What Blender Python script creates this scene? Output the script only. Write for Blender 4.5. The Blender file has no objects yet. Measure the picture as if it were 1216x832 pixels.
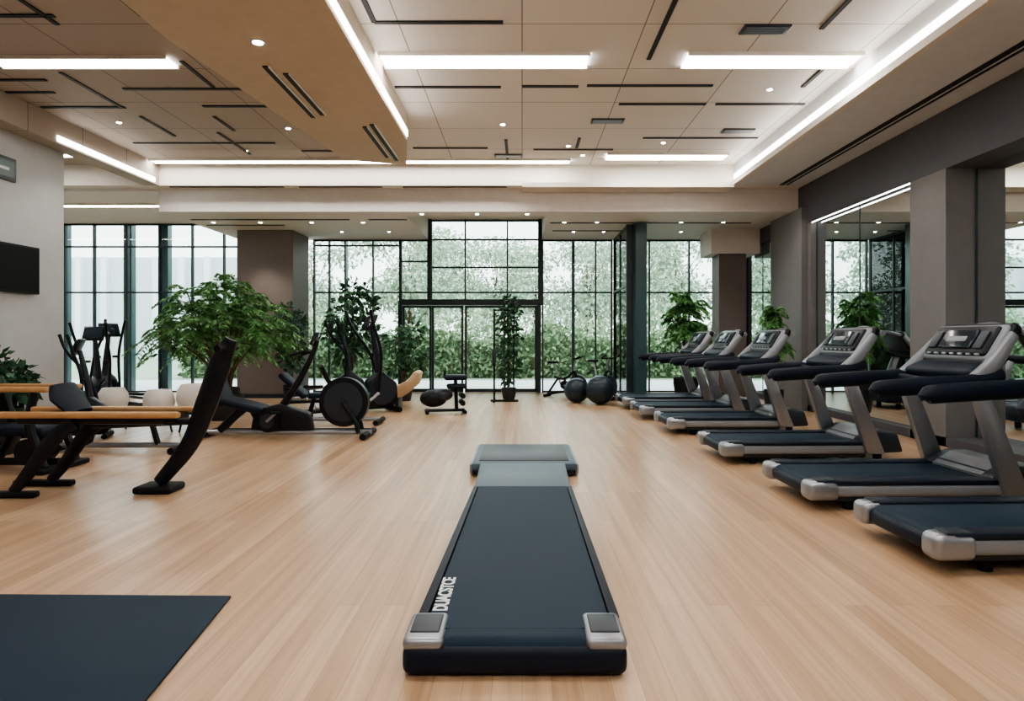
import bpy, bmesh, math, random
from mathutils import Vector, Matrix, Euler
random.seed(7)
S = bpy.context.scene
COL = S.collection

# ------------------------------------------------------------------ materials
def lin(c):
    return tuple(((v/255)/12.92 if v/255 <= 0.04045 else ((v/255+0.055)/1.055)**2.4) for v in c)

MATS = {}
def mat(name, rgb, rough=0.5, metal=0.0, var=0.08, vscale=6.0, bump=0.0, coat=0.0, spec=0.5, bscale=80.0):
    if name in MATS: return MATS[name]
    m = bpy.data.materials.new(name); m.use_nodes = True
    nt = m.node_tree; N = nt.nodes; L = nt.links
    p = N['Principled BSDF']
    c = lin(rgb)
    tc = N.new('ShaderNodeTexCoord')
    nz = N.new('ShaderNodeTexNoise'); nz.inputs['Scale'].default_value = vscale; nz.inputs['Detail'].default_value = 4
    L.new(tc.outputs['Object'], nz.inputs['Vector'])
    mx = N.new('ShaderNodeMix'); mx.data_type = 'RGBA'
    mx.inputs[6].default_value = (*[v*(1-var) for v in c], 1)
    mx.inputs[7].default_value = (*[min(1, v*(1+var)) for v in c], 1)
    L.new(nz.outputs['Fac'], mx.inputs[0]); L.new(mx.outputs[2], p.inputs['Base Color'])
    p.inputs['Roughness'].default_value = rough; p.inputs['Metallic'].default_value = metal
    p.inputs['Specular IOR Level'].default_value = spec
    p.inputs['Coat Weight'].default_value = coat
    if bump:
        n2 = N.new('ShaderNodeTexNoise'); n2.inputs['Scale'].default_value = bscale
        L.new(tc.outputs['Object'], n2.inputs['Vector'])
        b = N.new('ShaderNodeBump'); b.inputs['Strength'].default_value = bump; b.inputs['Distance'].default_value = 0.01
        L.new(n2.outputs['Fac'], b.inputs['Height']); L.new(b.outputs['Normal'], p.inputs['Normal'])
    MATS[name] = m; return m

def emis(name, rgb, s):
    m = bpy.data.materials.new(name); m.use_nodes = True
    p = m.node_tree.nodes['Principled BSDF']
    p.inputs['Base Color'].default_value = (.8, .8, .8, 1)
    p.inputs['Emission Color'].default_value = (*rgb, 1); p.inputs['Emission Strength'].default_value = s
    return m

def wood_floor():
    m = bpy.data.materials.new('floor_oak'); m.use_nodes = True
    nt = m.node_tree; N = nt.nodes; L = nt.links; p = N['Principled BSDF']
    tc = N.new('ShaderNodeTexCoord')
    mp = N.new('ShaderNodeMapping'); mp.inputs['Rotation'].default_value = (0, 0, math.pi/2)
    L.new(tc.outputs['Object'], mp.inputs['Vector'])
    br = N.new('ShaderNodeTexBrick'); br.offset = 0.37; br.offset_frequency = 2
    br.inputs['Scale'].default_value = 1; br.inputs['Brick Width'].default_value = 2.6
    br.inputs['Row Height'].default_value = 0.12; br.inputs['Mortar Size'].default_value = 0.001
    br.inputs['Mortar Smooth'].default_value = 0.3
    br.inputs['Color1'].default_value = (*lin((218, 186, 152)), 1)
    br.inputs['Color2'].default_value = (*lin((194, 159, 125)), 1)
    br.inputs['Mortar'].default_value = (*lin((158, 124, 94)), 1)
    L.new(mp.outputs[0], br.inputs['Vector'])
    m2 = N.new('ShaderNodeMapping'); m2.inputs['Scale'].default_value = (22, .55, 1)
    L.new(tc.outputs['Object'], m2.inputs['Vector'])
    nz = N.new('ShaderNodeTexNoise'); nz.inputs['Scale'].default_value = 1.0; nz.inputs['Detail'].default_value = 6
    nz.inputs['Roughness'].default_value = .6
    L.new(m2.outputs[0], nz.inputs['Vector'])
    rp = N.new('ShaderNodeValToRGB')
    rp.color_ramp.elements[0].position = .34; rp.color_ramp.elements[0].color = (.52, .47, .42, 1)
    rp.color_ramp.elements[1].position = .64; rp.color_ramp.elements[1].color = (1.0, 1.0, 1.0, 1)
    L.new(nz.outputs['Fac'], rp.inputs['Fac'])
    mx = N.new('ShaderNodeMix'); mx.data_type = 'RGBA'; mx.blend_type = 'MULTIPLY'; mx.inputs[0].default_value = .55
    L.new(br.outputs['Color'], mx.inputs[6]); L.new(rp.outputs['Color'], mx.inputs[7])
    L.new(mx.outputs[2], p.inputs['Base Color'])
    p.inputs['Roughness'].default_value = .3
    p.inputs['Specular IOR Level'].default_value = .5
    bp = N.new('ShaderNodeBump'); bp.inputs['Strength'].default_value = .1; bp.inputs['Distance'].default_value = .002
    L.new(nz.outputs['Fac'], bp.inputs['Height']); L.new(bp.outputs['Normal'], p.inputs['Normal'])
    return m

def tile_ceiling(name, rgb, seam, bw, rh):
    m = bpy.data.materials.new(name); m.use_nodes = True
    nt = m.node_tree; N = nt.nodes; L = nt.links; p = N['Principled BSDF']
    tc = N.new('ShaderNodeTexCoord')
    br = N.new('ShaderNodeTexBrick'); br.offset = 0.0
    c = lin(rgb)
    br.inputs['Scale'].default_value = 1; br.inputs['Brick Width'].default_value = bw
    br.inputs['Row Height'].default_value = rh; br.inputs['Mortar Size'].default_value = .007
    br.inputs['Color1'].default_value = (*c, 1); br.inputs['Color2'].default_value = (*[v*.93 for v in c], 1)
    br.inputs['Mortar'].default_value = (*lin(seam), 1)
    L.new(tc.outputs['Object'], br.inputs['Vector']); L.new(br.outputs['Color'], p.inputs['Base Color'])
    p.inputs['Roughness'].default_value = .7
    return m

def glass_mat(name, tint, refl=0.9):
    m = bpy.data.materials.new(name); m.use_nodes = True
    nt = m.node_tree; N = nt.nodes; L = nt.links; N.remove(N['Principled BSDF'])
    o = N['Material Output']
    t = N.new('ShaderNodeBsdfTransparent'); t.inputs['Color'].default_value = (*tint, 1)
    g = N.new('ShaderNodeBsdfGlossy'); g.inputs['Roughness'].default_value = .02
    fr = N.new('ShaderNodeFresnel'); fr.inputs['IOR'].default_value = 1.45
    mx = N.new('ShaderNodeMixShader')
    L.new(fr.outputs[0], mx.inputs[0]); L.new(t.outputs[0], mx.inputs[1]); L.new(g.outputs[0], mx.inputs[2])
    L.new(mx.outputs[0], o.inputs['Surface'])
    return m

def leaf_mat(name, c1, c2, rough=.5):
    m = bpy.data.materials.new(name); m.use_nodes = True
    nt = m.node_tree; N = nt.nodes; L = nt.links; p = N['Principled BSDF']
    g = N.new('ShaderNodeNewGeometry')
    mx = N.new('ShaderNodeMix'); mx.data_type = 'RGBA'
    mx.inputs[6].default_value = (*lin(c1), 1); mx.inputs[7].default_value = (*lin(c2), 1)
    L.new(g.outputs['Random Per Island'], mx.inputs[0]); L.new(mx.outputs[2], p.inputs['Base Color'])
    p.inputs['Roughness'].default_value = rough
    return m

M_FLOOR = wood_floor()
M_CEIL = tile_ceiling('ceiling_tiles', (228, 224, 217), (140, 132, 124), 1.3, 1.2)
M_CEIL_SHADE = tile_ceiling('ceiling_tiles_shade', (180, 168, 156), (108, 98, 90), 1.3, 1.2)  # left side tiles: shade away from the cove put into a darker colour
M_TAN = mat('ceiling_tan', (200, 186, 166), .7)
M_SOFF = mat('soffit_beige', (224, 217, 206), .7)
M_SOFR = mat('soffit_grey', (214, 216, 218), .7)
M_LOWC = mat('low_ceiling', (222, 216, 210), .7)
M_WALLR = mat('wall_grey', (84, 85, 90), .6)
M_PIL = mat('pilaster_grey', (122, 120, 121), .6)
M_WALLL = mat('wall_light_grey', (194, 197, 199), .7)
M_COLB = mat('column_brown', (118, 108, 103), .55)
M_BLACK = mat('slot_black', (14, 14, 15), .6)
M_FRAME = mat('mullion_dark', (46, 60, 62), .4, .2)
M_TEAL = mat('fin_teal', (62, 90, 92), .3)
M_GLASS = glass_mat('window_glass', (.90, .95, .94))
M_MIRROR = mat('mirror_silver', (225, 232, 232), .01, 1.0, var=.01)
M_STRIP = emis('strip_light', (1.0, .98, .95), 19)
M_COVE = emis('cove_light', (1.0, .97, .93), 9)
M_SPOT = emis('downlight_glow', (1.0, .93, .8), 50)
M_NAVY = mat('belt_navy', (14, 40, 58), .6, bump=.2, bscale=250, spec=.28)
M_NAVYP = mat('pad_navy', (12, 26, 42), .5, spec=.3)
M_NAVYL = mat('neck_bluegrey', (80, 100, 112), .45)
M_BLK = mat('frame_black', (13, 18, 24), .4, spec=.35)
M_RUB = mat('rubber_black', (10, 12, 16), .65, spec=.3)
M_SILV = mat('metal_silver', (160, 164, 170), .32, .75)
M_SILP = mat('plastic_silver', (142, 147, 154), .4, .25)
M_DKG = mat('plastic_dkgrey', (38, 46, 56), .4)
M_SCR = mat('screen_glass', (26, 40, 52), .12)
M_WHT = mat('print_white', (232, 235, 238), .5)
M_WOOD = mat('rail_wood', (192, 148, 100), .45, var=.15, vscale=14)
M_BEIGE = mat('upholstery_beige', (206, 176, 140), .6)
M_POTW = mat('pot_cream', (238, 234, 226), .5)
M_POTD = mat('pot_dark', (34, 36, 38), .5)
M_TRUNK = mat('bark', (92, 74, 54), .8, var=.25, vscale=20)
M_LEAF = leaf_mat('leaf_green', (44, 96, 48), (112, 166, 92))
M_LEAF2 = leaf_mat('leaf_dark', (26, 62, 44), (70, 116, 80))
M_TREE_HAZE = leaf_mat('outdoor_leaf_haze', (142, 164, 140), (198, 210, 190), .8)  # paled leaves: outdoor haze put into the leaf colour
M_HEDGE_HAZE = leaf_mat('hedge_leaf_haze', (84, 110, 78), (156, 176, 134), .8)  # hedge greens lightened, haze painted into the colour
M_SHRUB_HAZE = leaf_mat('shrub_leaf_haze', (142, 164, 136), (200, 214, 184), .8)  # pale shrub tones stand in for garden haze
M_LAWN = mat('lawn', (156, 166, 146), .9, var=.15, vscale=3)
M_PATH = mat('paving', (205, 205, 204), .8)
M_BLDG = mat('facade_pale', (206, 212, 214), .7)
M_BALL = mat('ball_teal', (26, 46, 56), .4)

# ------------------------------------------------------------------ builder
def catmull(pts, n=6):
    P = [Vector(p) for p in pts]
    if len(P) < 3: return P
    P = [2*P[0]-P[1]] + P + [2*P[-1]-P[-2]]
    out = []
    for i in range(1, len(P)-2):
        for k in range(n):
            t = k/n
            a, b, c, d = P[i-1], P[i], P[i+1], P[i+2]
            out.append(.5*((2*b)+(-a+c)*t+(2*a-5*b+4*c-d)*t*t+(-a+3*b-3*c+d)*t**3))
    out.append(P[-2]); return out

class B:
    def __init__(s, name): s.name = name; s.v = []; s.f = []; s.m = []; s.mats = []
    def mi(s, m):
        if m not in s.mats: s.mats.append(m)
        return s.mats.index(m)
    def raw(s, vs, fs, m):
        o = len(s.v); s.v += [tuple(v) for v in vs]; k = s.mi(m)
        for f in fs: s.f.append([i+o for i in f]); s.m.append(k)
    def bm(s, bm, m, M=None):
        if M is not None: bmesh.ops.transform(bm, matrix=M, verts=bm.verts)
        bm.verts.index_update()
        s.raw([v.co.copy() for v in bm.verts], [[v.index for v in f.verts] for f in bm.faces], m); bm.free()
    def box(s, c, d, m, bev=0, rot=(0, 0, 0), seg=2):
        b = bmesh.new(); bmesh.ops.create_cube(b, size=1)
        bmesh.ops.scale(b, vec=d, verts=b.verts)
        if bev: bmesh.ops.bevel(b, geom=b.edges[:], offset=min(bev, min(d)*.49), segments=seg, profile=.5, affect='EDGES')
        s.bm(b, m, Matrix.Translation(c) @ Euler(rot).to_matrix().to_4x4())
    def bb(s, x0, x1, y0, y1, z0, z1, m, bev=0):
        s.box(((x0+x1)/2, (y0+y1)/2, (z0+z1)/2), (x1-x0, y1-y0, z1-z0), m, bev)
    def cyl(s, a, b_, r, m, r2=None, seg=20):
        a = Vector(a); b_ = Vector(b_); d = b_-a
        b = bmesh.new()
        bmesh.ops.create_cone(b, cap_ends=True, segments=seg, radius1=r, radius2=r if r2 is None else r2, depth=d.length)
        s.bm(b, m, Matrix.Translation((a+b_)/2) @ d.to_track_quat('Z', 'Y').to_matrix().to_4x4())
    def sph(s, c, r, m, sc=(1, 1, 1), seg=24):
        b = bmesh.new(); bmesh.ops.create_uvsphere(b, u_segments=seg, v_segments=seg//2, radius=r)
        s.bm(b, m, Matrix.Translation(c) @ Matrix.Diagonal((*sc, 1)))
    def tube(s, pts, r, m, seg=10, sm=6, flat=1.0):
        n0 = len(pts); P = catmull(pts, sm) if (sm and n0 > 2) else [Vector(p) for p in pts]
        rs = r if isinstance(r, (list, tuple)) else [r]*n0
        R = []
        for i in range(len(P)):
            t = i/(len(P)-1)*(n0-1); k = min(int(t), n0-2); R.append(rs[k]+(rs[k+1]-rs[k])*(t-k))
        vs = []; up = None
        for i, p in enumerate(P):
            t = (P[min(i+1, len(P)-1)]-P[max(i-1, 0)]).normalized()
            if up is None:
                up = Vector((0, 1, 0)) if abs(t.y) < .9 else Vector((1, 0, 0))
            u = (up - t*up.dot(t)).normalized(); w = t.cross(u); up = u
            for k in range(seg):
                a = 2*math.pi*k/seg
                vs.append(p + (u*math.cos(a)*flat + w*math.sin(a))*R[i])
        fs = []
        for i in range(len(P)-1):
            for k in range(seg):
                fs.append([i*seg+k, i*seg+(k+1) % seg, (i+1)*seg+(k+1) % seg, (i+1)*seg+k])
        fs.append(list(range(seg))[::-1]); fs.append([(len(P)-1)*seg+k for k in range(seg)])
        s.raw(vs, fs, m)
    def prof(s, pts, y0, y1, m, bev=0):      # xz polygon extruded along y
        b = bmesh.new(); vs = [b.verts.new((p[0], y0, p[1])) for p in pts]
        f = b.faces.new(vs); r = bmesh.ops.extrude_face_region(b, geom=[f])
        bmesh.ops.translate(b, vec=(0, y1-y0, 0), verts=[v for v in r['geom'] if isinstance(v, bmesh.types.BMVert)])
        bmesh.ops.recalc_face_normals(b, faces=b.faces)
        if bev: bmesh.ops.bevel(b, geom=b.edges[:], offset=bev, segments=2, profile=.5, affect='EDGES', clamp_overlap=True)
        s.bm(b, m)
    def plan(s, pts, z0, z1, m, bev=0):      # xy polygon extruded along z
        b = bmesh.new(); vs = [b.verts.new((p[0], p[1], z0)) for p in pts]
        f = b.faces.new(vs); r = bmesh.ops.extrude_face_region(b, geom=[f])
        bmesh.ops.translate(b, vec=(0, 0, z1-z0), verts=[v for v in r['geom'] if isinstance(v, bmesh.types.BMVert)])
        bmesh.ops.recalc_face_normals(b, faces=b.faces)
        if bev: bmesh.ops.bevel(b, geom=b.edges[:], offset=bev, segments=2, profile=.5, affect='EDGES', clamp_overlap=True)
        s.bm(b, m)
    def lathe(s, prof, c, m, seg=28):
        vs = []; n = len(prof)
        for r, z in prof:
            for k in range(seg):
                a = 2*math.pi*k/seg; vs.append((c[0]+r*math.cos(a), c[1]+r*math.sin(a), c[2]+z))
        fs = [[i*seg+k, i*seg+(k+1) % seg, (i+1)*seg+(k+1) % seg, (i+1)*seg+k] for i in range(n-1) for k in range(seg)]
        fs.append([k for k in range(seg)][::-1]); s.raw(vs, fs, m)
    def leaf(s, p, d, L, W, m):
        d = d.normalized(); q = d.cross(Vector((random.gauss(0, 1), random.gauss(0, 1), random.gauss(0, 1))))
        if q.length < 1e-3: q = Vector((1, 0, 0))
        q.normalize(); o = len(s.v)
        dn = Vector((0, 0, -L*.15))
        s.v += [tuple(p), tuple(p+d*L*.45+q*W*.5), tuple(p+d*L+dn), tuple(p+d*L*.45-q*W*.5)]
        s.f.append([o, o+1, o+2, o+3]); s.m.append(s.mi(m))
    def blob(s, c, r, n, L, W, m):
        c = Vector(c); r = Vector(r) if not isinstance(r, (int, float)) else Vector((r, r, r))
        for _ in range(n):
            d = Vector((random.gauss(0, 1), random.gauss(0, 1), random.gauss(0, 1))).normalized()
            k = random.random()**.45
            p = c+Vector((d.x*r.x, d.y*r.y, d.z*r.z))*k
            dd = d+Vector((random.gauss(0, .5), random.gauss(0, .5), random.gauss(-.3, .5)))
            sc = random.uniform(.7, 1.2); s.leaf(p, dd, L*sc, W*sc, m)
    def frond(s, o, d, length, m, n=16, L=.13, W=.035, drop=.5):
        o = Vector(o); d = d.normalized(); pts = []
        for i in range(n+1):
            t = i/n; pts.append(o+d*length*t+Vector((0, 0, -drop*length*t*t)))
        s.tube(pts[::4] if (n % 4 == 0) else pts, .004, m, seg=4, sm=0)
        for i in range(2, n+1):
            tg = (pts[i]-pts[i-1]).normalized(); sd = tg.cross(Vector((0, 0, 1)))
            if sd.length < .01: sd = Vector((1, 0, 0))
            sd.normalize(); k = 1-.5*abs(i/n-.5)
            for sg in (-1, 1):
                s.leaf(pts[i], tg*.7+sd*sg+Vector((0, 0, random.uniform(-.5, .1))), L*k, W, m)
    def done(s, loc=(0, 0, 0), rz=0, scale=1, smooth=True, ang=35):
        me = bpy.data.meshes.new(s.name); me.from_pydata(s.v, [], s.f)
        for m in s.mats: me.materials.append(m)
        me.polygons.foreach_set('material_index', s.m)
        if smooth:
            me.polygons.foreach_set('use_smooth', [True]*len(s.f))
            me.set_sharp_from_angle(angle=math.radians(ang))
        me.update()
        o = bpy.data.objects.new(s.name, me); COL.objects.link(o)
        o.location = loc; o.rotation_euler = (0, 0, rz); o.scale = (scale,)*3 if isinstance(scale, (int, float)) else scale
        return o
def inst(o, loc, rz=0, scale=1):
    n = bpy.data.objects.new(o.name.split('.')[0], o.data); COL.objects.link(n)
    n.location = loc; n.rotation_euler = (0, 0, rz); n.scale = (scale,)*3 if isinstance(scale, (int, float)) else scale
    return n

# ------------------------------------------------------------------ ROOM
HI, MID, LOW = 4.7, 4.3, 3.85
YB = 17.2
b = B('floor'); b.bb(-14, 5.95, -3, YB+.1, -.1, 0, M_FLOOR); b.done(smooth=False)
b = B('ceiling'); b.bb(-3.0, 5.95, -3, YB+.1, HI, HI+.15, M_CEIL); b.bb(-14, -3.0, -3, YB+.1, HI, HI+.15, M_CEIL_SHADE); b.done(smooth=False)
# soffits
b = B('ceiling_soffit_side'); b.bb(4.06, 5.95, -3, 13.07, MID, HI-.002, M_SOFR)
b.bb(3.98, 4.06, -3, 13.07, MID-.03, MID+.06, M_SOFF)
b.done(smooth=False)
b = B('ceiling_soffit_entry'); b.bb(-7.25, -6.95, -3, 13.07, MID, HI-.002, M_CEIL_SHADE); b.done(smooth=False)
b = B('ceiling_beam'); b.plan([(-3.55, -3), (-1.7, -3), (-1.7, 10.1), (-1.95, 11.5), (-2.9, 11.2), (-3.45, 6.7)], MID, HI-.002, M_TAN)
b.done(smooth=False)
b = B('ceiling_bulkhead')
b.bb(-14, 5.95, 13.07, 13.35, MID, HI-.002, M_SOFF)
b.bb(-2.35, 5.95, 13.35, 13.9, LOW, HI-.002, M_LOWC)
b.bb(-7.1, -2.35, 13.35, YB+.1, LOW, HI-.002, M_LOWC)
b.bb(.5, 5.95, 13.9, YB+.1, LOW, HI-.002, M_LOWC)
b.bb(-2.35, .5, 13.9, YB+.1, MID+.05, HI-.002, M_SOFF)
b.bb(.0, 4.0, 12.88, 13.34, MID-.07, MID+.02, M_SOFF)
b.done(smooth=False)
b = B('ceiling_lobby'); b.bb(-14, -7.1, 13.35, YB+.1, 4.25, HI-.002, M_LOWC); b.done(smooth=False)
# bulkhead linear grooves
b = B('trim_1')
for x0, x1, y in [(-6.9, -3.6, 14.2), (-3.2, -.5+(-1.9), 14.2), (.6, 4.9, 14.6), (-6.9, -5.2, 14.9), (.7, 2.6, 15.7)]:
    b.bb(x0, x1, y, y+.07, LOW-.012, LOW+.01, M_BLACK)
for x0, x1 in [(-6.8, -4.6), (-4.3, -2.7), (-2.3, -.3), (1.2, 3.2)]:
    b.bb(x0, x1, 13.15, 13.21, MID-.012, MID+.01, M_BLACK)
b.done(smooth=False)
# black linear slots in ceiling
b = B('trim_2')
def sx(x0, x1, y, z=HI, w=.06): b.bb(x0, x1, y-w/2, y+w/2, z-.015, z+.01, M_BLACK)
def sy(x, y0, y1, z=HI, w=.05): b.bb(x-w/2, x+w/2, y0, y1, z-.015, z+.01, M_BLACK)
sx(-1.55, -.2, 7.15); sy(-1.55, 5.6, 7.15)
sy(1.5, 6.2, 8.1); sx(-5.3, -3.6, 9.07); sy(-4.07, 8.15, 9.0); sy(-5.75, 8.5, 9.8)
sx(-1.68, -.28, 9.0); sx(0, .74, 8.98); sx(.85, 2.5, 8.95); sx(-6.95, -6.3, 9.2); sx(-6.9, -5.7, 9.8)
sy(-5.7, 10.2, 11.2); sx(-4.56, -3.44, 9.75); sx(2.74, 4.0, 9.66); sx(1.37, 2.6, 9.66); sy(3.7, 8.3, 9.0)
sy(-.27, 11.4, 12.7); sy(.95, 11.3, 11.9); sx(-6.6, -4.2, 11.6); sx(-3.9, -2.9, 12.1); sx(2.0, 3.9, 11.3)
sx(-1.9, -.6, 11.9); sx(.2, 1.6, 12.0); sy(-4.9, 11.0, 12.3); sx(-6.3, -4.8, 7.0); sy(-4.9, 5.8, 7.2); sy(-4.6, 10.2, 10.9)
sy(3.2, 6.0, 7.3); sy(-3.9, 5.0, 7.0); sx(-6.9, -6.1, 8.75)
b.done(smooth=False)
b = B('trim_3')
sy2 = [(-2.75, 7.3, 9.0), (-2.6, 7.5, 8.9), (-2.05, 9.3, 11.2), (-2.17, 9.4, 11.0)]
for x, y0, y1 in sy2: 
    b.bb(x-.03, x+.03, y0, y1, MID-.015, MID+.01, M_BLACK); b.bb(x+.032, x+.05, y0, y1, MID-.018, MID+.01, M_WHT)
b.bb(4.9, 4.98, -3, 13.0, MID-.012, MID+.01, M_BLACK)
b.bb(5.03, 5.06, -3, 13.0, MID-.012, MID+.01, M_BLACK)
b.done(smooth=False)
b = B('ceiling_air_vent'); b.bb(0, .5, 0, .22, 0, .02, M_DKG, .005)
for i in range(5): b.bb(.03, .47, .03+i*.036, .045+i*.036, -.006, .003, M_SILV)
v = b.done((2.35, 7.2, HI-.02)); inst(v, (3.2, 10.8, HI-.02)); inst(v, (1.05, 10.3, HI-.02)); inst(v, (-.5, 12.3, HI-.02))

# light strips
def strip(x0, x1, y0, y1, z=HI, m=M_STRIP):
    b = B('ceiling_light_strip'); b.bb(x0, x1, y0, y1, z-.03, z-.003, m)
    b.bb(x0-.02, x1+.02, y0-.03, y0, z-.04, z-.001, M_SOFF); b.bb(x0-.02, x1+.02, y1, y1+.03, z-.04, z-.001, M_SOFF)
    b.done(smooth=False)
for y0, y1 in [(7.92, 8.3), (3.6, 3.98), (-.8, -.42)]:
    strip(-1.65, .77, y0, y1); strip(1.95, 3.95, y0, y1); strip(-6.3, -4.2, y0+.1, y1)
strip(-6.9, .88, 12.65, 12.85); strip(1.55, 3.7, 12.25, 12.6); strip(-12.5, -8, 12.2, 12.4)  # last strip is an added lamp that brightens the lobby
strip(-13.2, -7.6, 14.6, 14.8, 4.25)  # added lamp too, put in to lift the dark lobby ceiling
b = B('cove_light_strip'); b.bb(4.035, 4.058, -3, 13.0, MID+.09, MID+.2, M_COVE); b.done(smooth=False)
b = B('cove_light_strip'); b.bb(-1.698, -1.68, -3, 10.05, MID+.05, MID+.14, M_COVE); b.done(smooth=False)
b = B('cove_light_strip'); b.bb(-6.948, -6.93, 10.2, 12.9, MID+.03, MID+.11, M_COVE); b.done(smooth=False)

# downlights
b = B('ceiling_downlights')
def dl(x, y, z, r=.035):
    b.cyl((x, y, z-.004), (x, y, z+.003), r+.02, M_SILP, seg=16); b.cyl((x, y, z-.008), (x, y, z-.003), r, M_SPOT, seg=16)
for x, y in [(-2.6, 6.72), (-2.75, 3.4)]: dl(x, y, MID, .05)
for x, y in [(-6.2, 10.5), (-4.9, 12.1), (.8, 11.8), (3.3, 9.1), (-.3, 10.6), (2.4, 11.6), (1.1, 12.4), (-3.7, 10.8)]: dl(x, y, HI, .035)
for x in (-6.6, -5.6, -4.5, -3.4, .9, 1.6, 2.5, 3.4, 4.3):
    dl(x, 14.6, LOW); dl(x+.3, 15.9, LOW, .03)
dl(-2.0, 13.6, LOW); dl(-.9, 13.6, LOW); dl(.1, 13.6, LOW)
b.done()
def spot(name, loc, e, size=110, r=.05, tgt=None):
    l = bpy.data.lights.new(name, 'SPOT'); l.energy = e; l.spot_size = math.radians(size); l.spot_blend = .6
    l.shadow_soft_size = r; l.color = (1, .92, .82)
    o = bpy.data.objects.new(name, l); COL.objects.link(o); o.location = loc
    if tgt: o.rotation_euler = (Vector(tgt)-Vector(loc)).to_track_quat('-Z', 'Y').to_euler()
for x, y, z in [(-2.6, 6.72, MID), (-6.2, 10.5, HI), (-5.6, 14.6, LOW), (-3.4, 14.6, LOW), (.9, 14.6, LOW), (3.4, 14.6, LOW), (-.9, 13.6, LOW)]:
    spot('downlight_lamp', (x, y, z-.05), 60)
spot('downlight_lamp', (-5.9, 15.1, LOW-.03), 70, 70)
spot('downlight_lamp', (4.9, 9.1, MID-.03), 30, 70); spot('downlight_lamp', (4.9, 13.6-.8, MID-.03), 30, 70)

# right wall with mirror niches
b = B('wall_right')
b.bb(5.85, 5.95, -3, YB+.1, 0, HI, M_WALLR)
for y0, y1 in [(-3, -.6), (4.0, 5.0), (8.7, 9.5), (12.77, 14.55), (16.7, YB)]:
    b.bb(5.4, 5.85, y0, y1, 0, 3.55, M_PIL if y0 > 8 else M_WALLR)
b.bb(5.4, 5.85, -3, YB, 3.55, MID, M_WALLR)
b.bb(5.4, 5.85, -3, YB, 0, .12, M_WALLR)
b.bb(5.28, 5.4, 12.9, 14.5, 0, 3.85, M_PIL)
b.done(smooth=False)
for y0, y1, mx_ in [(-.6, 4.0, 5.77), (5.0, 8.7, 5.77), (9.5, 12.77, 5.5), (14.55, 16.7, 5.5)]:
    b = B('wall_mirror'); b.bb(mx_+.01, 5.845, y0+.005, y1-.005, .125, 3.545, M_MIRROR)
    b.bb(mx_, mx_+.01, y0+.01, y0+.03, .125, 3.545, M_FRAME); b.bb(mx_, mx_+.01, y1-.03, y1-.01, .125, 3.545, M_FRAME)
    b.bb(mx_, mx_+.01, (y0+y1)/2-.006, (y0+y1)/2+.006, .125, 3.545, M_FRAME)
    if 9 < y0 < 10: b.bb(5.41, 5.43, y0+.02, y1-.02, 3.537, 3.549, M_COVE)
    b.done(smooth=False)
b = B('wall_left'); b.bb(-7.6, -7.25, -3, 10.8, 0, HI, M_WALLL); b.done(smooth=False)
b = B('baseboard_left'); b.bb(-7.25, -7.235, -3, 10.8, 0, .1, M_DKG); b.done(smooth=False)
b = B('wall_front'); b.bb(-7.6, 5.95, -3.2, -3, 0, HI, M_WALLL); b.done(smooth=False)
b = B('wall_lobby'); b.bb(-14.1, -14, 10.6, YB+.1, 0, HI, M_WALLL); b.bb(-14.1, -7.6, 10.6, 10.8, 0, HI, M_WALLL); b.done(smooth=False)

# columns
b = B('column'); b.bb(-6.54, -5.25, 15.65, 16.8, 0, LOW, M_COLB, .01); b.bb(-6.56, -5.23, 15.63, 16.82, 0, .1, M_DKG); b.done(smooth=False)
b = B('column'); b.bb(4.5, 5.12, 15.6, 16.2, 0, 3.3, M_COLB, .01); b.bb(4.3, 5.4, 15.5, 16.5, 3.3, LOW, M_LOWC); b.done(smooth=False)

# ------------------------------------------------------------------ glazing
wn = [0]
def glazing(x0, x1, z1, verts, hors, y=YB, z0=0, fin=None, t=.036):
    wn[0] += 1; b = B('window_%d' % wn[0])
    b.bb(x0, x1, y, y+.012, z0+.02, z1-.02, M_GLASS)
    for v in [x0+t/2, x1-t/2]+verts: b.bb(v-t/2, v+t/2, y-.05, y+.05, z0, z1, M_FRAME)
    for h in hors+[z0+.03, z1-.025]: b.bb(x0, x1, y-.04, y+.04, h-t*.55, h+t*.55, M_FRAME)
    for f, w in (fin or []): b.bb(f-w/2, f+w/2, y+.1, y+.3, z0, z1, M_TEAL)
    return b.done(smooth=False)
glazing(-13.95, -6.6, 4.25, [-12.9, -11.5, -10.77, -9.93, -9.12, -8.3, -7.5], [3.67, 2.52], fin=[(-10.0, .2), (-9.1, .25), (-11.6, .1)])
glazing(-5.25, -3.06, LOW, [-4.85, -4.45, -3.75], [2.52, 3.7], fin=[(-4.48, .05)])
glazing(.5, 2.27, LOW, [1.27, 1.85], [2.52], fin=[(1.3, .07)])
glazing(2.33, 5.38, LOW, [3.2, 4.2], [2.52])
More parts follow.
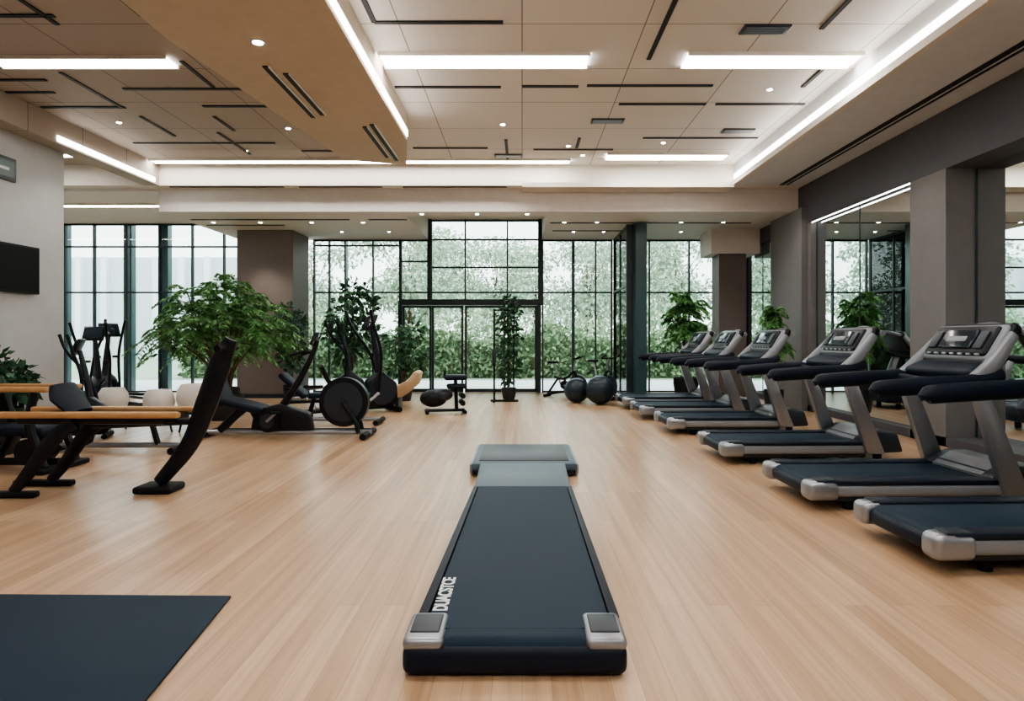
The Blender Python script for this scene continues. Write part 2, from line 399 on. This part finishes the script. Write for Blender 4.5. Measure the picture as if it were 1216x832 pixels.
# centre: tall glazing above doors
glazing(-3.06, -2.35, LOW, [], [2.52, 3.3], z0=2.3)
glazing(-2.35, .46, 4.35, [-2.28, -1.43, -.37], [2.52, 3.15, 3.85], z0=2.3)
b = B('trim_4'); b.bb(-3.1, .5, YB-.1, YB+.1, 2.2, 2.32, M_FRAME)
for x in (-3.06, .42): b.bb(x-.05, x+.05, YB-.1, YB+.1, 0, 2.2, M_FRAME)
b.bb(.4, .5, YB-.1, YB+.1, 2.32, 4.35, M_FRAME); b.bb(-2.37, -2.28, YB-.11, YB-.06, 2.32, 4.35, M_FRAME)
b.done(smooth=False)
dn = 0
for x0, x1, hs in [(-3.0, -2.28, None), (-2.27, -1.48, 'r'), (-1.44, -.42, 'l'), (-.38, .37, None)]:
    dn += 1; b = B('door_%d' % dn)
    b.bb(x0+.04, x1-.04, YB, YB+.012, .08, 2.13, M_GLASS)
    for a, c in ((x0, x0+.05), (x1-.05, x1)): b.bb(a, c, YB-.04, YB+.04, .01, 2.19, M_FRAME)
    b.bb(x0, x1, YB-.04, YB+.04, .01, .1, M_FRAME); b.bb(x0, x1, YB-.04, YB+.04, 2.13, 2.19, M_FRAME)
    if hs: 
        hx = x1-.1 if hs == 'r' else x0+.1
        b.tube([(hx, YB-.04, .8), (hx, YB-.1, .83), (hx, YB-.1, 1.3), (hx, YB-.04, 1.33)], .014, M_SILV, sm=0)
    b.done(smooth=False)
# side glass return with teal post
b = B('window_7'); 
b.bb(2.3, 2.312, 14.9, YB-.1, .03, LOW-.02, M_GLASS)
for y in (14.92, 16.0, 17.05): b.bb(2.28, 2.33, y-.02, y+.02, 0, LOW, M_FRAME)
for z in (.04, 2.52, LOW-.04): b.bb(2.28, 2.33, 14.9, YB-.1, z-.025, z+.025, M_FRAME)
b.bb(2.42, 2.66, 14.55, 14.9, 0, LOW, M_TEAL, .01); b.bb(2.27, 2.42, 14.85, 14.9, 0, LOW, M_FRAME)
b.done(smooth=False)

# ------------------------------------------------------------------ outside
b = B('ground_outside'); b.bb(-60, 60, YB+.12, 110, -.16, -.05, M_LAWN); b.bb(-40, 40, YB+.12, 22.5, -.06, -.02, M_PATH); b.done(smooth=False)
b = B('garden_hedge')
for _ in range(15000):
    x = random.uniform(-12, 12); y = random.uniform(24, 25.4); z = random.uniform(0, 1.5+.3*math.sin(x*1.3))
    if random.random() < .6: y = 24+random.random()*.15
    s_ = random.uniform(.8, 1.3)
    b.leaf(Vector((x, y, z)), Vector((random.gauss(0, 1), random.gauss(-.6, 1), random.gauss(.2, 1))), .2*s_, .12*s_, M_HEDGE_HAZE)
b.bb(-12, 12, 24.3, 25.2, -.05, 1.3, M_HEDGE_HAZE)
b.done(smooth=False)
b = B('garden_shrubs')
for i in range(34):
    x = -11.5+i*.72+random.uniform(-.2, .2); h = random.uniform(1.5, 2.3)
    b.blob((x, 27+random.uniform(-.6, .6), h*.62), (.8, .6, h*.62), 420, .24, .13, M_SHRUB_HAZE)
b.done(smooth=False)
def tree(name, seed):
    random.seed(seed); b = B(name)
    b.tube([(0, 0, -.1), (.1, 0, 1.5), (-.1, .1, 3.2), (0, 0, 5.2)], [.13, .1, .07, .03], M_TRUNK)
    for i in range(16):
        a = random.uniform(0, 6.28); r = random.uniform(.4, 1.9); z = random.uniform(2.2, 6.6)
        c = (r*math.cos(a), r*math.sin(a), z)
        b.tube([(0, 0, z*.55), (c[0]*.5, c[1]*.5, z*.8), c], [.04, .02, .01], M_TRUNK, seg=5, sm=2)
        b.blob(c, (1.0, 1.0, .85), 240, .22, .13, M_TREE_HAZE)
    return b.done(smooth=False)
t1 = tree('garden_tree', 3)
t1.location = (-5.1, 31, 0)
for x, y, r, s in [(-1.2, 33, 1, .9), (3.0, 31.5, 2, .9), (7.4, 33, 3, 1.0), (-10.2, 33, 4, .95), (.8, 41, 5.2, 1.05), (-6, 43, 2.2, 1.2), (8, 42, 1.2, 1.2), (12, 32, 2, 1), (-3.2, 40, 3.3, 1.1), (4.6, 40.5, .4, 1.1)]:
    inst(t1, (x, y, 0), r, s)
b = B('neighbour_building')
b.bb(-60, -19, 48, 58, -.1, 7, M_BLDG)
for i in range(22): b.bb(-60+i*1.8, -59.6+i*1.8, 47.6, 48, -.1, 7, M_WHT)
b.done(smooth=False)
random.seed(11)

# ------------------------------------------------------------------ WALKING PAD (centre)
b = B('flat_treadmill')
b.plan([(-.465, 3.0), (.43, 3.0), (.415, 5.72), (-.405, 5.72)], .04, .135, M_RUB, .01)
b.plan([(-.415, 2.93), (.385, 2.93), (.37, 5.72), (-.36, 5.72)], .1, .1515, M_NAVY)
b.plan([(-.47, 3.05), (-.425, 3.05), (-.37, 5.72), (-.405, 5.72)], .1, .154, M_NAVYP, .004)
b.plan([(.392, 3.05), (.435, 3.05), (.415, 5.72), (.378, 5.72)], .1, .154, M_NAVYP, .004)
b.box((-.03, 3.01, .0885), (.66, .4, .125), M_NAVY, .055, seg=8)
b.box((-.03, 2.93, .067), (.93, .27, .118), M_NAVYP, .035, seg=4)
for sx_, x0 in ((-1, -.495), (1, .265)):
    b.box((x0+.085, 2.945, .132), (.172, .285, .06), M_SILV, .028, seg=4)
    b.box((x0+.085, 2.955, .158), (.125, .19, .02), M_DKG, .009, seg=3)
b.plan([(-.4, 5.73), (.41, 5.73), (.43, 6.85), (-.42, 6.85)], .03, .138, M_NAVYL, .01)
b.bb(-.52, .56, 6.85, 8.1, .02, .135, M_NAVYL, .03)
b.bb(-.44, .48, 6.98, 8.0, .12, .142, M_DKG, .006)
for x in (-.53, .5): b.bb(x, x+.07, 6.86, 8.08, .015, .13, M_SILV, .02)
b.bb(-.5, .54, 6.83, 6.87, .02, .07, M_BLK, .01)
for x in (-.35, .3):
    for y in (3.3, 5.4): b.cyl((x, y, 0), (x, y, .05), .04, M_RUB)
pad = b.done()
tx = bpy.data.curves.new('lettering', 'FONT'); tx.body = 'DUACSTCE'; tx.size = .09; tx.extrude = .0006; tx.offset = .003
tx.space_character = .92
txo = bpy.data.objects.new('lettering', tx); COL.objects.link(txo); txo.location = (-.345, 3.11, .153)
txo.rotation_euler = (0, 0, math.radians(90)); tx.materials.append(M_WHT); txo.parent = pad

# yoga mat
b = B('exercise_mat'); b.plan([(-3.9, 1.9), (-1.36, 1.9), (-1.56, 3.66), (-3.9, 3.7)], 0.001, .016, M_NAVY, .004); b.done()

# ------------------------------------------------------------------ TREADMILL
b = B('treadmill')
b.bb(.06, 1.62, -.31, .31, .15, .235, M_NAVY, .02)
b.tube([(.09, -.3, .165), (.09, .3, .165)], .068, M_NAVY, seg=20, sm=0)
b.bb(.1, 1.6, -.3, .3, .09, .15, M_RUB)
for s_ in (-1, 1):
    b.box((.85, s_*.39, .165), (1.55, .15, .1), M_SILP, .03, seg=3)
    b.box((.85, s_*.39, .228), (1.52, .155, .045), M_NAVYP, .018)
    b.box((.1, s_*.395, .165), (.26, .175, .16), M_SILV, .05, seg=4)
    b.box((.13, s_*.395, .245), (.16, .13, .02), M_DKG, .009)
    b.box((.9, s_*.37, .1), (1.4, .08, .07), M_DKG, .02)
    b.cyl((.35, s_*.36, 0), (.35, s_*.36, .1), .04, M_RUB); b.cyl((1.75, s_*.36, 0), (1.75, s_*.36, .1), .045, M_RUB)
    b.prof([(1.56, .12), (1.76, .12), (1.4, 1.03), (1.27, 1.03)], s_*.47-.04, s_*.47+.04, M_SILV, .015)
    b.tube([(.52, s_*.47, .97), (.56, s_*.47, .985), (.95, s_*.47, 1.01), (1.3, s_*.47, 1.03), (1.55, s_*.46, 1.1)], [.045, .07, .072, .072, .055], M_NAVYP, seg=14, flat=.8)
    b.tube([(1.3, s_*.46, 1.03), (1.48, s_*.46, 1.18), (1.68, s_*.43, 1.42)], [.06, .07, .045], M_SILP, seg=12, flat=.6)
b.box((.0+.045, 0, .155), (.09, .62, .1), M_NAVYP, .035, seg=3)
b.prof([(1.45, .1), (1.52, .27), (1.68, .36), (1.95, .34), (2.02, .12)], -.42, .42, M_DKG, .03)
b.prof([(1.5, .255), (1.66, .355), (1.8, .365), (1.8, .35), (1.6, .24)], -.3, .3, M_SILP, .008)
b.tube([(1.28, -.45, 1.03), (1.24, 0, 1.02), (1.28, .45, 1.03)], .032, M_NAVYP)
b.box((1.42, 0, 1.1), (.22, .84, .13), M_NAVYP, .04, rot=(0, -.35, 0), seg=3)
b.box((1.62, 0, 1.32), (.1, .88, .44), M_BLK, .045, rot=(0, .55, 0), seg=4)
b.box((1.595, 0, 1.34), (.09, .84, .36), M_SILP, .04, rot=(0, .55, 0), seg=4)
b.box((1.565, 0, 1.36), (.07, .76, .29), M_BLK, .03, rot=(0, .55, 0), seg=3)
b.box((1.545, 0, 1.375), (.06, .4, .19), M_SCR, .015, rot=(0, .55, 0), seg=3)
for q in (-.28, .28): b.box((1.535, q, 1.37), (.05, .1, .17), M_DKG, .012, rot=(0, .55, 0))
b.box((1.515, 0, 1.385), (.012, .24, .05), M_SILP, .003, rot=(0, .55, 0))
for k in range(7): b.box((1.47, -.3+k*.1, 1.255), (.02, .05, .018), M_SILP, .004, rot=(0, .55, 0))
b.tube([(1.76, -.46, 1.44), (1.8, 0, 1.5), (1.76, .46, 1.44)], .03, M_SILP, seg=12)
tm = b.done((2.42, 4.45, 0), math.radians(2), 1.0)
for x, y in [(2.3, 5.95), (2.2, 7.95), (2.1, 10.2), (2.0, 11.95), (1.95, 13.6)]:
    inst(tm, (x, y, 0), math.radians(1.5), (1.0, 1.06, 1.0))

# ------------------------------------------------------------------ LEFT: incline bench machine with wood rails
b = B('back_extension_bench')
b.box((.82, -.2, .72), (1.62, .09, .055), M_WOOD, .022, seg=3); b.box((.82, .28, .72), (1.62, .09, .055), M_WOOD, .022, seg=3)
b.box((.85, .04, .665), (1.3, .46, .06), M_BLK, .02)
for yy in (-.2, .28):
    b.tube([(.72, yy, .66), (.52, yy, .5), (.32, yy, .22), (.18, yy, .05)], [.06, .07, .06, .045], M_BLK, seg=12, flat=.5)
    b.box((.12, yy, .03), (.55, .09, .055), M_RUB, .02, seg=3)
b.tube([(1.98, .04, 1.38), (1.88, .04, 1.15), (1.76, .04, .8), (1.6, .04, .42), (1.33, .04, .08)], [.06, .1, .1, .08, .06], M_BLK, seg=14, flat=.55)
b.box((1.33, .04, .035), (.34, .3, .065), M_RUB, .025, seg=3)
b.tube([(1.62, .04, .64), (1.2, .04, .62), (.72, .04, .6)], .035, M_BLK)
b.tube([(.62, .04, .72), (.5, .04, .86), (.45, .04, .97)], [.05, .07, .05], M_NAVYP, seg=12, flat=3.2)
b.tube([(1.94, -.16, 1.3), (1.94, .24, 1.3)], .03, M_RUB, sm=0)
b.done((-4.62, 6.15, 0))
b = B('seated_machine')
b.box((.3, 0, .86), (.9, .09, .055), M_WOOD, .02, seg=3); b.box((.3, .5, .86), (.9, .09, .055), M_WOOD, .02, seg=3)
b.box((.25, .25, .42), (.8, .44, .1), M_NAVYP, .04, seg=3)
b.tube([(-.1, .25, .45), (-.22, .25, .8), (-.25, .25, 1.15)], [.06, .07, .05], M_NAVYP, flat=3)
for yy in (0, .5): b.tube([(.6, yy, .83), (.55, yy, .5), (.7, yy, .06)], [.04, .05, .04], M_BLK); b.tube([(-.1, yy, .83), (0, yy, .4), (-.15, yy, .06)], .045, M_BLK)
for x in (-.15, .7): b.box((x, .25, .03), (.16, .75, .055), M_RUB, .02)
b.tube([(-.15, .25, .08), (.7, .25, .08)], .04, M_BLK, sm=0)
b.cyl((.45, .1, .2), (.45, .4, .2), .14, M_BLK); b.done((-5.6, 7.0, 0))

# recumbent bike with large flywheel
b = B('recumbent_bike')
b.tube([(-1.15, 0, .08), (1.15, 0, .08)], .035, M_SILV, sm=0)
b.tube([(-1.15, .3, .07), (1.1, .3, .07)], .025, M_BLK, sm=0)
for x in (-1.15, 1.1): b.tube([(x, -.3, .05), (x, .4, .05)], .045, M_RUB, sm=0)
b.cyl((.78, -.06, .5), (.78, .06, .5), .34, M_BLK, seg=40); b.cyl((.78, -.08, .5), (.78, .08, .5), .27, M_DKG, seg=40)
b.cyl((.78, -.1, .5), (.78, .1, .5), .05, M_DKG)
for s_ in (-.12, .12): b.tube([(.78, s_, .5), (.95, s_, .25), (1.0, s_, .08)], .03, M_BLK)
b.tube([(.78, .12, .5), (.55, .1, .75), (.45, 0, 1.0)], .035, M_BLK)
b.box((-.62, 0, .46), (.62, .42, .11), M_NAVYP, .05, rot=(0, .25, 0), seg=3)
b.box((-.95, 0, .68), (.12, .42, .5), M_NAVYP, .05, rot=(0, -.4, 0), seg=3)
b.tube([(-.95, 0, .1), (-.75, 0, .3), (-.6, 0, .42)], .06, M_BLK); b.tube([(-.3, 0, .1), (-.45, 0, .3), (-.5, 0, .4)], .05, M_BLK)
b.cyl((-.25, -.12, .24), (-.25, .12, .24), .15, M_BLK, seg=28); b.cyl((-.25, -.14, .24), (-.25, .14, .24), .1, M_DKG, seg=28)
b.prof([(-.5, .12), (-.45, .4), (-.1, .48), (.3, .35), (.35, .12)], -.09, .09, M_BLK, .03)
b.tube([(-.25, -.16, .24), (-.12, -.16, .36)], .02, M_SILV, sm=0); b.box((-.1, -.22, .37), (.12, .1, .03), M_RUB, .01)
b.tube([(-.1, 0, .42), (.15, 0, .8), (.35, 0, 1.2), (.4, 0, 1.35)], [.05, .045, .035, .03], M_BLK)
b.box((.38, 0, 1.38), (.05, .26, .2), M_SCR, .02, rot=(0, .4, 0))
b.tube([(.1, -.25, 1.15), (.28, -.22, 1.2), (.34, 0, 1.18), (.28, .22, 1.2), (.1, .25, 1.15)], .022, M_RUB)
b.done((-3.25, 9.5, 0))

# elliptical
b = B('elliptical_trainer')
for x, w in ((-.8, .3), (.75, .28)): b.tube([(x, -w, .05), (x, w, .05)], .045, M_RUB, sm=0)
b.tube([(-.8, 0, .08), (.75, 0, .1)], .04, M_BLK, sm=0)
b.prof([(.2, .1), (.25, .55), (.5, .72), (.78, .5), (.8, .12)], -.12, .12, M_BLK, .04)
b.cyl((.5, -.15, .38), (.5, .15, .38), .24, M_DKG, seg=32)
b.tube([(.5, 0, .6), (.42, 0, 1.1), (.34, 0, 1.48)], [.06, .05, .035], M_DKG)
b.box((.3, 0, 1.55), (.06, .34, .24), M_SCR, .025, rot=(0, .4, 0)); b.box((.32, 0, 1.54), (.05, .4, .3), M_BLK, .025, rot=(0, .4, 0))
for s_ in (-1, 1):
    y = s_*.24
    b.tube([(.42, s_*.12, 1.0), (.42, y, 1.0)], .025, M_BLK, sm=0)
    b.tube([(.5+s_*.12, y, .35), (.42, y, 1.0), (.2-s_*.1, y, 1.45), (.1-s_*.12, y*1.1, 1.75)], [.025, .028, .025, .028], M_BLK)
    b.tube([(-.7, y, .22+s_*.05), (.1, y, .28+s_*.08), (.5+s_*.12, y, .35)], .03, M_SILV)
    b.box((-.25, y, .31+s_*.06), (.4, .15, .05), M_RUB, .02)
el = b.done((-8.1, 13.7, 0), math.radians(150))
inst(el, (-9.5, 13.9, 0), math.radians(160)); inst(el, (-3.1, 12.45, 0), math.radians(35), 1.08); inst(el, (-4.05, 14.05, 0), math.radians(15))
inst(el, (-6.35, 9.3, 0), math.radians(20), .82)
inst(el, (-7.75, 12.1, 0), math.radians(95), .95)

# spin bike
b = B('spin_bike')
for x in (-.5, .5): b.tube([(x, -.27, .04), (x, .27, .04)], .04, M_RUB, sm=0)
b.tube([(-.5, 0, .06), (0, 0, .14), (.5, 0, .06)], .035, M_BLK)
b.cyl((.38, -.025, .36), (.38, .025, .36), .25, M_DKG, seg=36); b.cyl((.38, -.032, .36), (.38, .032, .36), .06, M_SILV)
for s_ in (-.06, .06): b.tube([(.5, s_, .08), (.38, s_, .36), (.28, s_, .72)], .02, M_BLK)
b.tube([(.28, 0, .72), (.0, 0, .5), (-.3, 0, .55)], .035, M_BLK); b.tube([(0, 0, .14), (0, 0, .5)], .035, M_BLK, sm=0)
b.tube([(-.12, 0, .35), (-.3, 0, .92)], .025, M_SILV, sm=0); b.tube([(-.5, 0, .06), (-.2, 0, .5)], .03, M_BLK, sm=0)
b.box((-.34, 0, .95), (.28, .17, .06), M_RUB, .03, seg=3)
b.tube([(.25, 0, .7), (.3, 0, 1.02)], .025, M_SILV, sm=0)
b.tube([(.5, -.2, 1.12), (.3, -.2, 1.04), (.28, 0, 1.03), (.3, .2, 1.04), (.5, .2, 1.12)], .018, M_RUB)
b.cyl((0, -.05, .33), (0, .05, .33), .12, M_BLK); b.tube([(0, -.1, .33), (.12, -.1, .24)], .014, M_SILV, sm=0); b.box((.13, -.15, .24), (.1, .08, .025), M_RUB, .008)
sb = b.done((1.0, 16.0, 0), math.radians(-20), .85); inst(sb, (1.78, 15.4, 0), math.radians(-60), .9)

# weight bench
b = B('weight_bench')
b.box((.1, 0, .46), (.95, .3, .09), M_NAVYP, .035, seg=3); b.box((-.62, 0, .62), (.55, .3, .09), M_NAVYP, .035, rot=(0, .75, 0), seg=3)
b.tube([(-.75, 0, .08), (.75, 0, .08)], .035, M_SILV, sm=0)
for x in (-.75, .75): b.tube([(x, -.3, .05), (x, .3, .05)], .042, M_RUB, sm=0)
b.tube([(-.4, 0, .08), (-.3, 0, .42)], .035, M_BLK, sm=0); b.tube([(.45, 0, .08), (.35, 0, .42)], .035, M_BLK, sm=0)
b.tube([(-.75, 0, .08), (-.7, 0, .58)], .025, M_BLK, sm=0)
wb = b.done((-4.9, 8.35, 0), math.radians(0)); inst(wb, (-3.05, 11.0, 0), math.radians(0), 1.0)

# compact leg curl machine in the middle
b = B('leg_curl_machine')
for x in (-.32, .36): b.tube([(x, -.22, .04), (x, .22, .04)], .035, M_RUB, sm=0)
b.tube([(-.32, 0, .06), (.36, 0, .06)], .03, M_BLK, sm=0); b.tube([(.22, 0, .06), (.2, 0, .62)], .035, M_BLK, sm=0)
b.sph((-.2, 0, .28), .2, M_BLK, (1.25, .7, .8)); b.sph((-.05, 0, .34), .17, M_DKG, (1.2, .8, .7))
b.box((.2, 0, .66), (.42, .26, .1), M_NAVYP, .045, seg=3); b.box((.22, 0, .5), (.36, .24, .09), M_NAVYP, .04, seg=3)
for z in (.2, .33): b.tube([(.32, -.2, z), (.32, .2, z)], .05, M_RUB, sm=0)
b.tube([(.05, 0, .42), (.2, 0, .55)], .03, M_SILV, sm=0)
b.tube([(.0, -.16, .78), (.0, 0, .7), (0, .16, .78)], .018, M_RUB)
b.done((-1.42, 12.5, 0), math.radians(10))

# exercise balls
b = B('exercise_ball'); b.sph((0, 0, .3), .3, M_BALL, seg=40)
for k in range(-3, 4):
    zz = .3+k*.07; rr = math.sqrt(.3**2-(k*.07)**2)
    b.tube([(rr*math.cos(a*.2618), rr*math.sin(a*.2618), zz) for a in range(25)], .004, M_BLK, seg=5, sm=0)
eb = b.done((1.62, 14.2, 0)); inst(eb, (1.16, 14.55, 0), 0, .88)
# beige lounge
b = B('lounge_chair')
b.prof([(-.75, .62), (-.7, .42), (-.45, .2), (.3, .16), (.6, .2), (.62, .32), (.3, .34), (-.3, .38), (-.55, .5), (-.66, .66)], -.32, .32, M_BEIGE, .03)
for x in (-.35, .4): b.bb(x-.03, x+.03, -.28, .28, 0, .2, M_BLK, .01)
b.done((-2.85, 13.6, 0), math.radians(182), 1.12)

# ------------------------------------------------------------------ PLANTS
def pot(b, r, h, m):
    b.lathe([(r*.72, 0), (r*.8, h*.1), (r, h*.75), (r*.98, h), (r*.9, h), (r*.88, h*.9), (.001, h*.88)], (0, 0, 0), m)
b = B('potted_bamboo_palm'); pot(b, .32, .42, M_POTD)
for i in range(20):
    a = i*2.4; r = .1+.62*((i+.5)/20)**.5; zt = 2.25-.9*(r/.72)**2+random.uniform(-.15, .1)
    top = (r*1.3*math.cos(a), r*1.0*math.sin(a), zt)
    b.tube([(.12*math.cos(a), .12*math.sin(a), .36), (r*.35*math.cos(a), r*.35*math.sin(a), .9), top], [.016, .014, .01], M_TRUNK, seg=6, sm=3)
    for k in range(15):
        th = random.uniform(0, 6.28); el_ = random.uniform(.0, 1.2)
        d = Vector((math.cos(th)*math.cos(el_), math.sin(th)*math.cos(el_), math.sin(el_)))
        b.frond(Vector(top)+Vector((0, 0, random.uniform(-.35, .05))), d, random.uniform(.35, .6), M_LEAF, n=12, L=.12, W=.036, drop=.65)
bp = b.done((-5.1, 11.6, 0), 0, (1.12, 1.0, 1.05))
inst(bp, (-6.05, 13.9, 0), 2.0, .9)
# cream pots on low dark stands
b = B('cream_planter'); b.lathe([(.1, 0), (.17, .04), (.215, .16), (.2, .28), (.15, .36), (.135, .36), (.12, .31), (.001, .3)], (0, 0, .27), M_POTW)
b.cyl((0, 0, .24), (0, 0, .27), .16, M_BLK, seg=24)
for a in (0.5, 2.6, 4.7): b.tube([(.12*math.cos(a), .12*math.sin(a), .24), (.17*math.cos(a), .17*math.sin(a), 0)], .014, M_BLK, sm=0)
cp = b.done((-5.32, 10.0, 0), 0, 1.0); inst(cp, (-4.86, 10.1, 0), 1, 1.12); inst(cp, (-6.2, 10.35, 0), 0, 1.0)
def ficus(name, blobs, potd=(.22, .4), m=M_LEAF2, L=.14, W=.075, n=150, frame=False):
    b = B(name); pot(b, potd[0], potd[1], M_POTD)
    for c, r in blobs:
        b.tube([(0, 0, potd[1]*.9), (c[0]*.3, c[1]*.3, (potd[1]+c[2])*.5), c], [.02, .014, .008], M_TRUNK, seg=6, sm=3)
        b.blob(c, r, int(n*(r/.3)**2), L, W, m)
    return b
b = ficus('potted_ficus', [((-.1, 0, 1.0), .3), ((.15, .1, 1.3), .34), ((-.2, 0, 1.6), .34), ((.2, 0, 1.85), .32), ((0, .1, 2.1), .26), ((-.3, 0, 1.25), .22)])
fi = b.done((-3.85, 15.4, 0), 0, 1.15)
inst(fi, (-5.05, 15.0, 0), 1.5, .9)
b = ficus('potted_fiddle_leaf', [((-.12, 0, .75), .22), ((.2, 0, 1.0), .26), ((-.15, 0, 1.3), .3), ((.15, .1, 1.5), .28), ((.28, 0, .7), .18)], (.2, .35), M_LEAF2, .16, .08, 130)
b.done((-2.6, 15.0, 0))
b = ficus('potted_column_tree', [((0, 0, .55), .2), ((.04, 0, .85), .22), ((-.04, 0, 1.15), .24), ((.05, 0, 1.45), .25), ((-.02, 0, 1.75), .25), ((.04, 0, 2.02), .2), ((0, 0, 2.2), .12)], (.17, .26), M_LEAF2, .13, .07, 200)
b.done((-.3, 15.4, 0))
b = B('cable_stand')
b.tube([(-.3, 0, .03), (.3, 0, .03)], .025, M_RUB, sm=0); b.tube([(-.22, -.2, .03), (-.22, .25, .03)], .025, M_RUB, sm=0)
b.tube([(-.22, 0, .03), (-.22, 0, 2.0)], .022, M_BLK, sm=0); b.tube([(-.22, 0, 1.98), (.2, 0, 1.98)], .018, M_BLK, sm=0)
b.tube([(.2, 0, 1.98), (.2, 0, .03)], .014, M_BLK, sm=0); b.box((-.22, 0, 1.0), (.09, .07, .3), M_DKG, .02); b.done((-.38, 14.7, 0))
b = B('potted_palm'); pot(b, .24, .45, M_POTD)
for i in range(9):
    a = i*2.4; zt = random.uniform(1.2, 1.95); r = random.uniform(.1, .3); top = (r*math.cos(a), r*math.sin(a), zt)
    b.tube([(0, 0, .4), (r*.4*math.cos(a), r*.4*math.sin(a), zt*.6), top], [.015, .012, .008], M_TRUNK, seg=6, sm=3)
    for k in range(11):
        th = random.uniform(0, 6.28); e_ = random.uniform(-.1, 1.1)
        b.frond(top, Vector((math.cos(th)*math.cos(e_), math.sin(th)*math.cos(e_), math.sin(e_))), random.uniform(.25, .45), M_LEAF, n=12, L=.15, W=.045, drop=.6)
pp = b.done((3.6, 15.0, 0), 0, 1.15); inst(pp, (4.68, 12.7, 0), 1.3, (.75, .75, .95))
b = B('potted_shrub'); pot(b, .34, .55, M_POTD)
for i in range(8):
    a = i*.9; b.blob((.22*math.cos(a), .22*math.sin(a), .8+.1*random.random()), .24, 120, .14, .07, M_LEAF2)
b.blob((0, 0, 1.0), .25, 150, .14, .07, M_LEAF2); b.tube([(0, 0, .5), (0, 0, .9)], .03, M_TRUNK, sm=0)
b.done((-6.35, 8.15, 0), 0, 1.0)

# ------------------------------------------------------------------ wall items
b = B('wall_television'); b.bb(-7.25, -7.22, 9.3, 9.7, 2.2, 2.5, M_DKG); b.bb(-7.22, -7.17, 8.95, 10.15, 2.03, 2.72, M_BLK, .01); b.bb(-7.172, -7.165, 8.98, 10.12, 2.06, 2.69, M_RUB); b.done(smooth=False)
b = B('wall_sign'); b.bb(-7.25, -7.22, 9.2, 9.75, 3.6, 3.93, M_DKG, .01); b.bb(-7.222, -7.212, 9.25, 9.7, 3.65, 3.88, M_TEAL); b.bb(-7.214, -7.21, 9.3, 9.6, 3.74, 3.78, M_WHT); b.done(smooth=False)

# ------------------------------------------------------------------ world & camera
w = bpy.data.worlds.new('overcast'); S.world = w; w.use_nodes = True
N = w.node_tree.nodes; L = w.node_tree.links; bg = N['Background']
tc = N.new('ShaderNodeTexCoord'); sp = N.new('ShaderNodeSeparateXYZ'); rp = N.new('ShaderNodeValToRGB')
L.new(tc.outputs['Generated'], sp.inputs[0]); L.new(sp.outputs['Z'], rp.inputs['Fac'])
rp.color_ramp.elements[0].color = (.94, .98, .97, 1); rp.color_ramp.elements[1].color = (.76, .85, .92, 1)
L.new(rp.outputs['Color'], bg.inputs['Color']); bg.inputs['Strength'].default_value = 4.4

cam = bpy.data.cameras.new('camera'); co = bpy.data.objects.new('camera', cam); COL.objects.link(co)
co.location = (0, 0, 1.4); co.rotation_euler = (math.pi/2, 0, 0)
cam.sensor_width = 36; cam.lens = 24; cam.shift_x = -12/1216; cam.shift_y = -16/1216; cam.clip_end = 300
S.camera = co
S.view_settings.exposure = 0.15
try: S.view_settings.look = 'AgX - Medium High Contrast'
except Exception: pass
